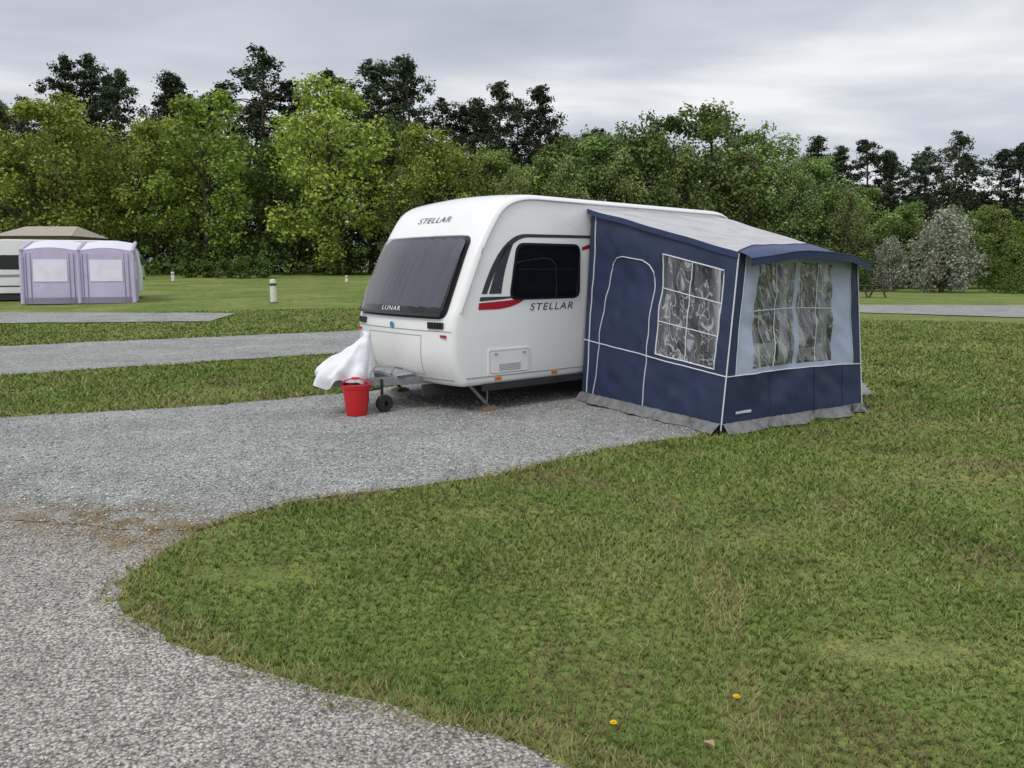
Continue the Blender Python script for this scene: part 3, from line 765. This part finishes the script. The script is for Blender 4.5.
# ------------------------------------------------------------ TREES
def leafquads(rng,cen,rad,per,size,flat=.8,outb=.9,fuzz=0):
    n=len(cen)*per
    ci=np.repeat(np.arange(len(cen)),per)
    d=rng.normal(size=(n,3)); d/=np.linalg.norm(d,axis=1)[:,None]
    rr=rng.random(n)**.45
    if fuzz: rr=np.where(rng.random(n)<fuzz,rr*rng.uniform(1,1.55,n),rr)
    p=cen[ci]+d*(rr*rad[ci])[:,None]*np.array([1,1,flat])
    nr=d*outb+rng.normal(size=(n,3))*.6+np.array([0,0,.35]); nr/=np.linalg.norm(nr,axis=1)[:,None]
    h=rng.normal(size=(n,3)); u=np.cross(nr,h); u/=np.linalg.norm(u,axis=1)[:,None]; v=np.cross(nr,u)
    s=size*rng.uniform(.6,1.35,n)[:,None]
    V=np.stack([p-u*s,p-v*s*.6,p+u*s*.9,p+v*s*.7],1)
    return V.reshape(-1,3),ci,np.minimum(rr,1),n
def make_tree(name,seed,H,crown_w,crown_base,col,kind='broad'):
    rng=np.random.default_rng(seed); cen=[];rad=[];tl=[]
    lean=rng.normal(size=2)*.02*H
    def trunk(z): t=z/H; return Vector((lean[0]*t*t+.15*math.sin(z*.5+seed),lean[1]*t*t,z))
    if kind=='birch':
        for i in range(84):
            z=rng.random(); a=rng.uniform(0,6.283)
            env=(math.sin(math.pi*min(1,z*.8+.2))**.8)
            rr=rng.random()**.5*env*crown_w*.5
            cen.append((rr*math.cos(a),rr*math.sin(a),crown_base+(H-crown_base-.6)*z)); rad.append(rng.uniform(.5,1.1)); tl.append(rng.uniform(.7,1.25))
        per,size,fl,fz_=95,.12,1.25,.2
    elif kind=='broad':
        n=16; lobes=[]
        for i in range(n):
            z=(i+rng.random()*.8)/n; a=i*2.4+rng.normal()*.4
            env=math.sin(math.pi*(z*.78+.16))**.5
            R=rng.uniform(1.7,2.6)*(.7 if z>.85 else 1)
            rr=max(0,env*crown_w*.5-R*.8)*rng.uniform(.75,1.08)
            lobes.append((rr*math.cos(a),rr*math.sin(a),crown_base+R*.5+(H-crown_base-R*1.4)*z,R,.9))
        lobes.append((0,0,H-2.2,2.0,.95)); lobes.append((0,0,crown_base+(H-crown_base)*.35,3.4,1.1)); lobes.append((0,0,crown_base+(H-crown_base)*.65,3.2,1.1))
        for (lx,ly,lz,R,fl) in lobes:
            lt=rng.uniform(.80,1.2)
            for k in range(9):
                dv_=rng.normal(size=3); dv_/=np.linalg.norm(dv_); q=.8*R*rng.uniform(.55,1.1)
                cen.append((lx+dv_[0]*q+lean[0]*lz/H,ly+dv_[1]*q+lean[1]*lz/H,lz+dv_[2]*q*fl)); rad.append(rng.uniform(.40,.62)*R); tl.append(lt*rng.uniform(.82,1.18))
        per,size,fl,fz_=76,.165,.85,.22
    else:
        n=120; a0=rng.uniform(0,6.28)
        for i in range(n):
            z=rng.random()**.9; a=rng.uniform(0,6.283)
            env=(math.sin(math.pi*(.22+.74*z))**.75)*(1+.22*math.sin(a*2+z*8+a0)+.16*math.sin(a*3-z*14+a0*2))
            if abs(math.sin(z*17+a*1.5+a0))<.15: continue
            rr=rng.random()**.55*env*crown_w*.5
            cen.append((rr*math.cos(a)+lean[0]*z,rr*math.sin(a)+lean[1]*z,crown_base+(H-crown_base-.5)*z-.10*rr+rng.normal()*.2)); rad.append(rng.uniform(.6,1.2)*(1-.35*z)); tl.append(rng.uniform(.7,1.25))
        for k in range(5): cen.append((lean[0]+rng.normal()*.25,lean[1]+rng.normal()*.25,H-.25-.5*k)); rad.append(.35+.13*k); tl.append(1)
        per,size,fl,fz_=70,.15,.75,.35
    cen=np.array(cen); rad=np.array(rad)
    V,ci,rr,nq=leafquads(rng,cen,rad,per,size,fl,fuzz=fz_)
    tn=np.array(tl)*(.85+.25*(cen[:,2]-crown_base)/(H-crown_base))  # crown painted lighter upward: top light and lower shade put into leaf colour
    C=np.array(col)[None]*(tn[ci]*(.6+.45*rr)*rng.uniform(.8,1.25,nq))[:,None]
    C[:,0]*=rng.uniform(.85,1.2,nq)
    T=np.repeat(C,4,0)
    A=Acc(); tr=.30 if kind!='birch' else .17
    zt=[H*k/9*.93 for k in range(10)]
    A.tube([trunk(z) for z in zt],[tr*(1.25 if k==0 else 1-.9*k/9)+.03 for k in range(10)],8,0)
    for i in rng.choice(len(cen),min(len(cen),26),replace=False):
        c=Vector(cen[i]); zb=max(crown_base*.75,c.z-(.35+.25*rng.random())*math.hypot(c.x,c.y)-.8)
        if kind=='pine': zb=max(crown_base*.6,c.z-.5)
        b_=trunk(zb); m=b_.lerp(c,.5)+Vector((0,0,.3))
        A.tube([b_,m,c],[.10,.06,.02],5,0)
    tv=np.array(A.v); nf=len(V)
    me=bpy.data.meshes.new(name)
    allv=np.concatenate([V,tv]); faces=[tuple(range(4*i,4*i+4)) for i in range(nq)]+[tuple(i+nf for i in f) for f in A.f]
    me.from_pydata(allv.tolist(),[],faces)
    me.materials.append(M_needle if kind=='pine' else M_leaf); me.materials.append(M_barkp if kind=='pine' else M_bark)
    me.polygons.foreach_set('material_index',[0]*nq+[1]*len(A.f))
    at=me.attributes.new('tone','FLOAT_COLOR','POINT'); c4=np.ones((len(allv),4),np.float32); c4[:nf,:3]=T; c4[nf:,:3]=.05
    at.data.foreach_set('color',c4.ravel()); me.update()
    return me
BR=(.250,.355,.050); MD=(.150,.225,.055); OL=(.18,.19,.06); PN=(.048,.070,.038); BI=(.165,.225,.075)
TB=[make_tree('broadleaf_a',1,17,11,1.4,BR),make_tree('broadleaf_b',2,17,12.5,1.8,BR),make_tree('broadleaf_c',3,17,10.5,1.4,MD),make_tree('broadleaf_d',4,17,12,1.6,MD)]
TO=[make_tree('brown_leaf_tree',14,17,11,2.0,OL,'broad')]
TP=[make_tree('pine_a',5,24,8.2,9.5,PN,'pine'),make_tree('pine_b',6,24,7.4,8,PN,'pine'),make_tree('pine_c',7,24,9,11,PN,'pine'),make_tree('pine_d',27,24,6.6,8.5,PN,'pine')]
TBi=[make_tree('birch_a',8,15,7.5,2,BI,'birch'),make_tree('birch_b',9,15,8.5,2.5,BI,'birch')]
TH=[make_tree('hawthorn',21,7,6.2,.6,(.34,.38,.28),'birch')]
def place(name,me,H0,x,y,h,wx=1.0):
    o=bpy.data.objects.new(name,me); o.location=(x,y,float(gh(x,y))-.05); s=h/H0
    o.scale=(s*wx,s*wx,s); o.rotation_euler[2]=random.uniform(0,6.28); return link(o)
broad=[(-60,78,16,0),(-53,77,16.5,4),(-47.5,76,15.4,4),(-41,74,16.6,0),(-34.0,77,15.2,1),(-28.5,75,17.2,1),(-23.8,79,13.0,2),(-16.8,74,18.2,0),(-11.5,79,15.4,3),
 (-7.2,75,13.8,1),(-2.2,78,12.6,2),(2.8,79,12.3,3),
 (7.8,77,14.8,2),(13,76,16.6,3),(18.5,75,17.0,2),(23.3,76,15.6,3),(28,76,12.8,2),(32.3,75,9.8,3),(36,74,8.2,2),(40,73,7.6,3),(45,75,8,2),(50,76,8,1),(56,76,9,2),(63,76,12,3),(-67,77,16,3),(-74,78,15,2),
 (5,84,15,2),(15,84,16,3),(-37.5,84,16.5,3),(-20.5,84,15,2),(-45,84,16,2),(-31,83,15,3),(-8,84,14.5,3),(22,84,15,2)]
for x,y,h,k in broad:
    if k==4: place('brown_leaf_tree',TO[0],17,x,y,h)
    else: place('oak_tree',TB[k],17,x,y,h,random.uniform(1.0,1.2))
for x,y,h in [(10,73.5,12.5),(15.5,72.5,13),(25.5,73,11.5),(.3,73,10.0),(5,74,11.5),(30,72,9),(54,80,14),(-9.8,72.5,9.5),(-44.5,73,8.5),(20.8,73,12)]:
    place('birch_tree',TBi[random.randrange(2)],15,x,y,h,random.uniform(.9,1.1))
pines=[(-66,95,22),(-60,94,20),(-54.5,92,19.4),(-50,91,23.6),(-46.8,93,24.4),(-43.5,90,22.2),(-37.5,92,22.3),(-33,93,21),(-27.3,90,24.2),(-24.5,94,21.6),(-19.4,92,22.2),(-14.5,91,23),(-11,90,23.4),(-8,95,20),(-4.6,93,19.8),(-1.5,91,21),(3.0,92,21.2),(6,95,17),(10.2,94,17.6),(15,97,16.5),(20,97,15.5),(-30,96,20.2),(-40.5,96,20.8),(-17,96,21),(.7,95,20.4),
 (-52.5,96,21.5),(-48.5,97,22.5),(-35,97,20.6),(-22,97,20.6),(-12.8,96,22),(-6.5,97,19.5),(-2.8,97,19.6),(5,98,19),(8.5,97,17.8),
 (31,95,14.4),(34.6,92,16.6),(37.5,94,15.8),(40.6,92,16.4),(43.5,93,15.4),(46.8,92,15.4),(49.8,91,17),(52.6,94,15),(55.5,92,15.4),(58,93,16),(62,92,17),(67,93,16),(39,97,15),(45,97,14.8),(48.4,96,15.4),(36,97,14.8)]
for i,(x,y,h) in enumerate(pines): place('pine_tree',TP[(i*3+i//4)%4],24,x,y,h,random.uniform(1.0,1.25) if h>18.5 else random.uniform(1.05,1.35))
place('hawthorn_tree',TH[0],7,32.8,61,6.5,.95)
place('hawthorn_tree',TH[0],7,30.2,64,4.4,.8)
rng=np.random.default_rng(33)
n=900; x=rng.uniform(-80,80,n); y=rng.uniform(69.5,77,n)
hmax=np.where(x>28,4.4,2.6)+rng.random(n)*1.5
z=gh(x,y)+rng.random(n)*hmax
y=y+z*.5
cen=np.stack([x,y,z],1); rad=rng.uniform(.6,1.3,n)
V,ci,rr,nq=leafquads(rng,cen,rad,55,.18,fuzz=.2)
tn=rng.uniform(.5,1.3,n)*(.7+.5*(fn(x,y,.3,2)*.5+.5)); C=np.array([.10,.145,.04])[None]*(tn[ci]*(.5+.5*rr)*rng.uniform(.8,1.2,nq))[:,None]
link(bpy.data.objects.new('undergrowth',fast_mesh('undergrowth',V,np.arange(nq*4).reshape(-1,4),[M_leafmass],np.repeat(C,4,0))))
n=1500; x=rng.uniform(-100,100,n); y=rng.uniform(99,112,n)
top=np.interp(x,[-100,-60,-20,5,20,34,60,100],[16,16,15,14,14,11,10.5,12])+fn(x,y*0,.35,1)*1.5
z=gh(x,y)+rng.random(n)*top
cen=np.stack([x,y,z],1); rad=rng.uniform(1.2,2.4,n)
V,ci,rr,nq=leafquads(rng,cen,rad,44,.42,fuzz=.2)
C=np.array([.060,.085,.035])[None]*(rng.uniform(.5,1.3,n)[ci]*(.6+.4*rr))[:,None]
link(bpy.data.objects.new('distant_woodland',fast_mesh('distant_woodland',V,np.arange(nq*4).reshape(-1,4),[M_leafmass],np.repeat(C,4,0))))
def bush(name,x,y,w_,h,col,seed):
    rng=np.random.default_rng(seed); n=40
    a=rng.uniform(0,6.28,n); rr0=rng.random(n)**.5*w_/2; zz=rng.random(n)*h*.85*np.sqrt(np.clip(1-(rr0/(w_/2))**2*.7,0,1))
    cen=np.stack([rr0*np.cos(a),rr0*np.sin(a),zz+.1],1); rad=rng.uniform(.3,.6,n)*h/2.6
    V,ci,rr,nq=leafquads(rng,cen,rad,130,.085,fuzz=.15)
    C=np.array(col)[None]*(rng.uniform(.6,1.3,n)[ci]*(.55+.5*rr)*rng.uniform(.8,1.2,nq))[:,None]
    o=bpy.data.objects.new(name,fast_mesh(name,V,np.arange(nq*4).reshape(-1,4),[M_leafmass],np.repeat(C,4,0)))
    o.location=(x,y,float(gh(x,y))); return link(o)
bush('round_bush',-21.5,64,4.2,2.6,(.095,.15,.04),1)
bush('round_bush',38.0,60,6,5.2,(.11,.165,.045),2)
bush('round_bush',43,62,6,5.4,(.11,.165,.045),3)
bush('round_bush',-26,66,3.4,1.8,(.08,.125,.03),4)
bush('round_bush',27.5,66,4.5,4.0,(.10,.16,.04),5)

# ------------------------------------------------------------ background caravan + lilac awning
gx=float(gh(-18,33)); BR_=math.radians(22)
c2=empty('caravan',(-22.25,33.1,gx),BR_)
W2=2.2
pr=[Vector(p) for p in round_poly([(.1,.35),(-.05,1.1),(.25,2.2),(.7,2.6),(5.7,2.6),(6.15,2.2),(6.3,1.2),(6.2,.35)],[.08,.2,.4,.5,.5,.4,.3,.08],5)]
st2=[(0,.06),(.03,.01),(.08,0),(W2-.08,0),(W2-.03,.01),(W2,.06)]; v=[];f=[]; K=len(pr)
for y,ins in st2:
    for p in pr:
        q=p+(Vector((3.1,1.4))-p).normalized()*ins; v.append((q.x,y,q.y))
for j in range(len(st2)-1):
    for i in range(K): a=j*K+i;b_=j*K+(i+1)%K; f.append((a,b_,b_+K,a+K))
f.append(tuple(range(K))); f.append(tuple((len(st2)-1)*K+i for i in range(K))[::-1])
mesh_obj('body',v,f,M_white,c2,True,sharp=40)
sidepoly('side_window',[(.85,1.35),(1.75,1.35),(1.75,1.95),(.92,1.95)],-.01,M_black,.08,parent=c2)
sidepoly('side_stripe',[(.05,1.0),(2.1,1.05),(2.1,1.15),(.05,1.12)],-.006,M_grey,parent=c2)
sidepoly('side_stripe_low',[(.1,.62),(2.1,.62),(2.1,.68),(.1,.68)],-.006,M_charc,parent=c2)
A=Acc()
for k in range(2):
    z=.95+.85*k
    A.box((6.30-.02*k,W2/2,z),(.03,1.3 if k else .5,.45 if k else .14))
A.obj('rear_window_and_plate',M_charc,c2,False)
A=Acc(); A.box((3.1,W2/2,.22),(5.6,W2-.1,.3)); A.obj('chassis',M_dark,c2,False)
A=Acc(); A.lathe([(.05,-.08),(.18,-.09),(.3,-.09),(.32,0),(.3,.09),(.05,.08)],24,(3.0,.1,.3),'y'); A.obj('wheel',M_tyre,c2)
a2=empty('inflatable_awning',(-19.25,31.4,gx),BR_)
M_lil=mat('lilac_canvas',(.47,.42,.57),.6,var=.15,vscale=2,bump=.3,bscale=4); M_lil2=mat('pale_lilac_panel',(.70,.68,.78),.5,var=.12,vscale=3); M_lil3=mat('dark_lilac_trim',(.20,.18,.25),.6); M_lr=mat('awning_roof_pale',(.66,.64,.70),.6)
A=Acc(); WD=3.95; DP=2.55
def fz2(u): return 2.08+.12*abs(math.sin(math.pi*u*2))
def fl_(u): return -.35-.12*abs(math.sin(math.pi*u*2))
A.grid(lambda u,t:(WD*u,fl_(u)*(1-t),fz2(u)*t),24,10,0)
A.grid(lambda u,t:(0,(DP*u-.35*(1-u)*(1-t)),(fz2(0)+.38*u)*t),10,8,0)
A.grid(lambda u,t:(WD,(DP*u-.35*(1-u)*(1-t)),(fz2(0)+.38*u)*t),10,8,0)
A.grid(lambda u,t:(WD*u,DP*t,fz2(u)+.38*t+.012),24,8,1)
for u in (.0,.5,1): A.tube([(WD*u,-.37+.37*k/8,fz2(u)*k/8) for k in range(9)]+[(WD*u,DP*k/6,fz2(u)+.38*k/6+.03) for k in range(1,7)],.08,8,0)
for (u0,u1) in ((.10,.40),(.60,.90)):
    A.grid(lambda u,t:(WD*(u0+(u1-u0)*u),fl_(u0+(u1-u0)*u)*(1-(.42+.42*t))-.03,2.08*(.42+.42*t)),8,2,2)
A.grid(lambda u,t:(WD*u,fl_(u)*(1-(.12*t))-.02,2.05*.12*t),24,2,3)
A.grid(lambda u,t:(WD+.012,.4+1.6*u,.95+.75*t),2,2,2)
for u0 in (.04,.08,.42,.46,.54,.58,.92,.96): A.tube([(WD*u0,fl_(u0)-.01,.05),(WD*u0,-.03,1.98)],.015,5,3)
A.obj('canvas',[M_lil,M_lr,M_lil2,M_lil3],a2)
def post(x,y,h=.95,r=.11):
    e_=empty('bollard',(x,y,float(gh(x,y))))
    A=Acc(); A.lathe([(r,0),(r,h*.9),(r*.9,h*.97),(0,h)],16); A.lathe([(r*1.06,h*.72),(r*1.06,h*.82)],16,mi=1); A.lathe([(r*1.2,0),(r*1.2,.03),(r,.04)],16,mi=1)
    A.obj('post',[mat('post_cream',(.68,.66,.58),.6,var=.2,vscale=9),M_dark],e_)
post(-9.75,32.5,.98,.13); post(-23.8,56,.7,.12); post(-11.2,54,.5,.10)
bx=empty('shed_building',(-34.3,60,float(gh(-35,60))))
A=Acc(); A.box((0,0,1.6),(5.0,4.5,3.2)); A.obj('walls',mat('shed_wall',(.30,.24,.17),.8,var=.3),bx,False)
v=[(-2.9,-2.7,3.15),(2.9,-2.7,3.15),(2.9,2.7,3.15),(-2.9,2.7,3.15),(-1.9,0,3.95),(1.9,0,3.95)]
mesh_obj('roof',v,[(0,1,5,4),(3,4,5,2),(0,4,3),(1,2,5),(0,3,2,1)],mat('shed_roof',(.36,.32,.26),.8,var=.2),bx)
A=Acc(); A.box((-1.2,-2.27,1.5),(1.2,.05,.9)); A.box((1.3,-2.27,1.05),(.9,.05,2.0)); A.obj('window_and_door',M_charc,bx,False)
pt=empty('picnic_table',(22.2,49.5,0),.25)
A=Acc()
for k in range(5): A.box((0,-.3+.15*k,.75),(1.8,.13,.045))
for s_ in (-1,1):
    for k in range(2): A.box((0,s_*(.68+.14*k),.45),(1.8,.12,.045))
    for q_ in (-1,1):
        A.tube([(s_*.65,q_*.25,.73),(s_*.65,q_*.75,0)],.05,6)
for s_ in (-1,1): A.box((s_*.65,0,.41),(.06,1.6,.09)); A.box((s_*.65,0,.70),(.06,.7,.07))
A.obj('timber_frame',mat('weathered_timber',(.07,.05,.035),.85,var=.4),pt,False)
M_yel=mat('dandelion_yellow',(.85,.55,.01),.6); M_stem=mat('stem_green',(.12,.2,.04),.7)
for x,y in ((.372,2.72),(.878,2.90)):
    e_=empty('dandelion',(x,y,0)); A=Acc()
    A.tube([(0,0,0),(.004,0,.04)],.0012,5,1)
    for ring,(rr_,zz_) in enumerate(((.014,.043),(.010,.047),(.005,.050))):
        m_=14-ring*3
        for k in range(m_):
            a=2*math.pi*k/m_+ring*.3; c,s=math.cos(a),math.sin(a); b_=len(A.v)
            A.v+=[(.003+.003*c-.0018*s,.003*s+.0018*c,.042),(.003+.003*c+.0018*s,.003*s-.0018*c,.042),(.004+rr_*c+.002*s,rr_*s-.002*c,zz_),(.004+rr_*c-.002*s,rr_*s+.002*c,zz_)]
            A.f.append((b_,b_+1,b_+2,b_+3)); A.m.append(0)
    A.obj('flower',[M_yel,M_stem],e_,False)
A=Acc(); A.grid(lambda u,v:(.035*(u-.5)*math.sin(math.pi*(v*.9+.05)),.05*(v-.5),.03+.010*math.cos(u*6)+.006*math.sin(v*5)),6,6)
o=A.obj('fallen_leaf',mat('dead_leaf',(.42,.32,.19),.8,var=.3,vscale=40)); o.location=(.70,2.60,0); o.rotation_euler[2]=.6
print('done')
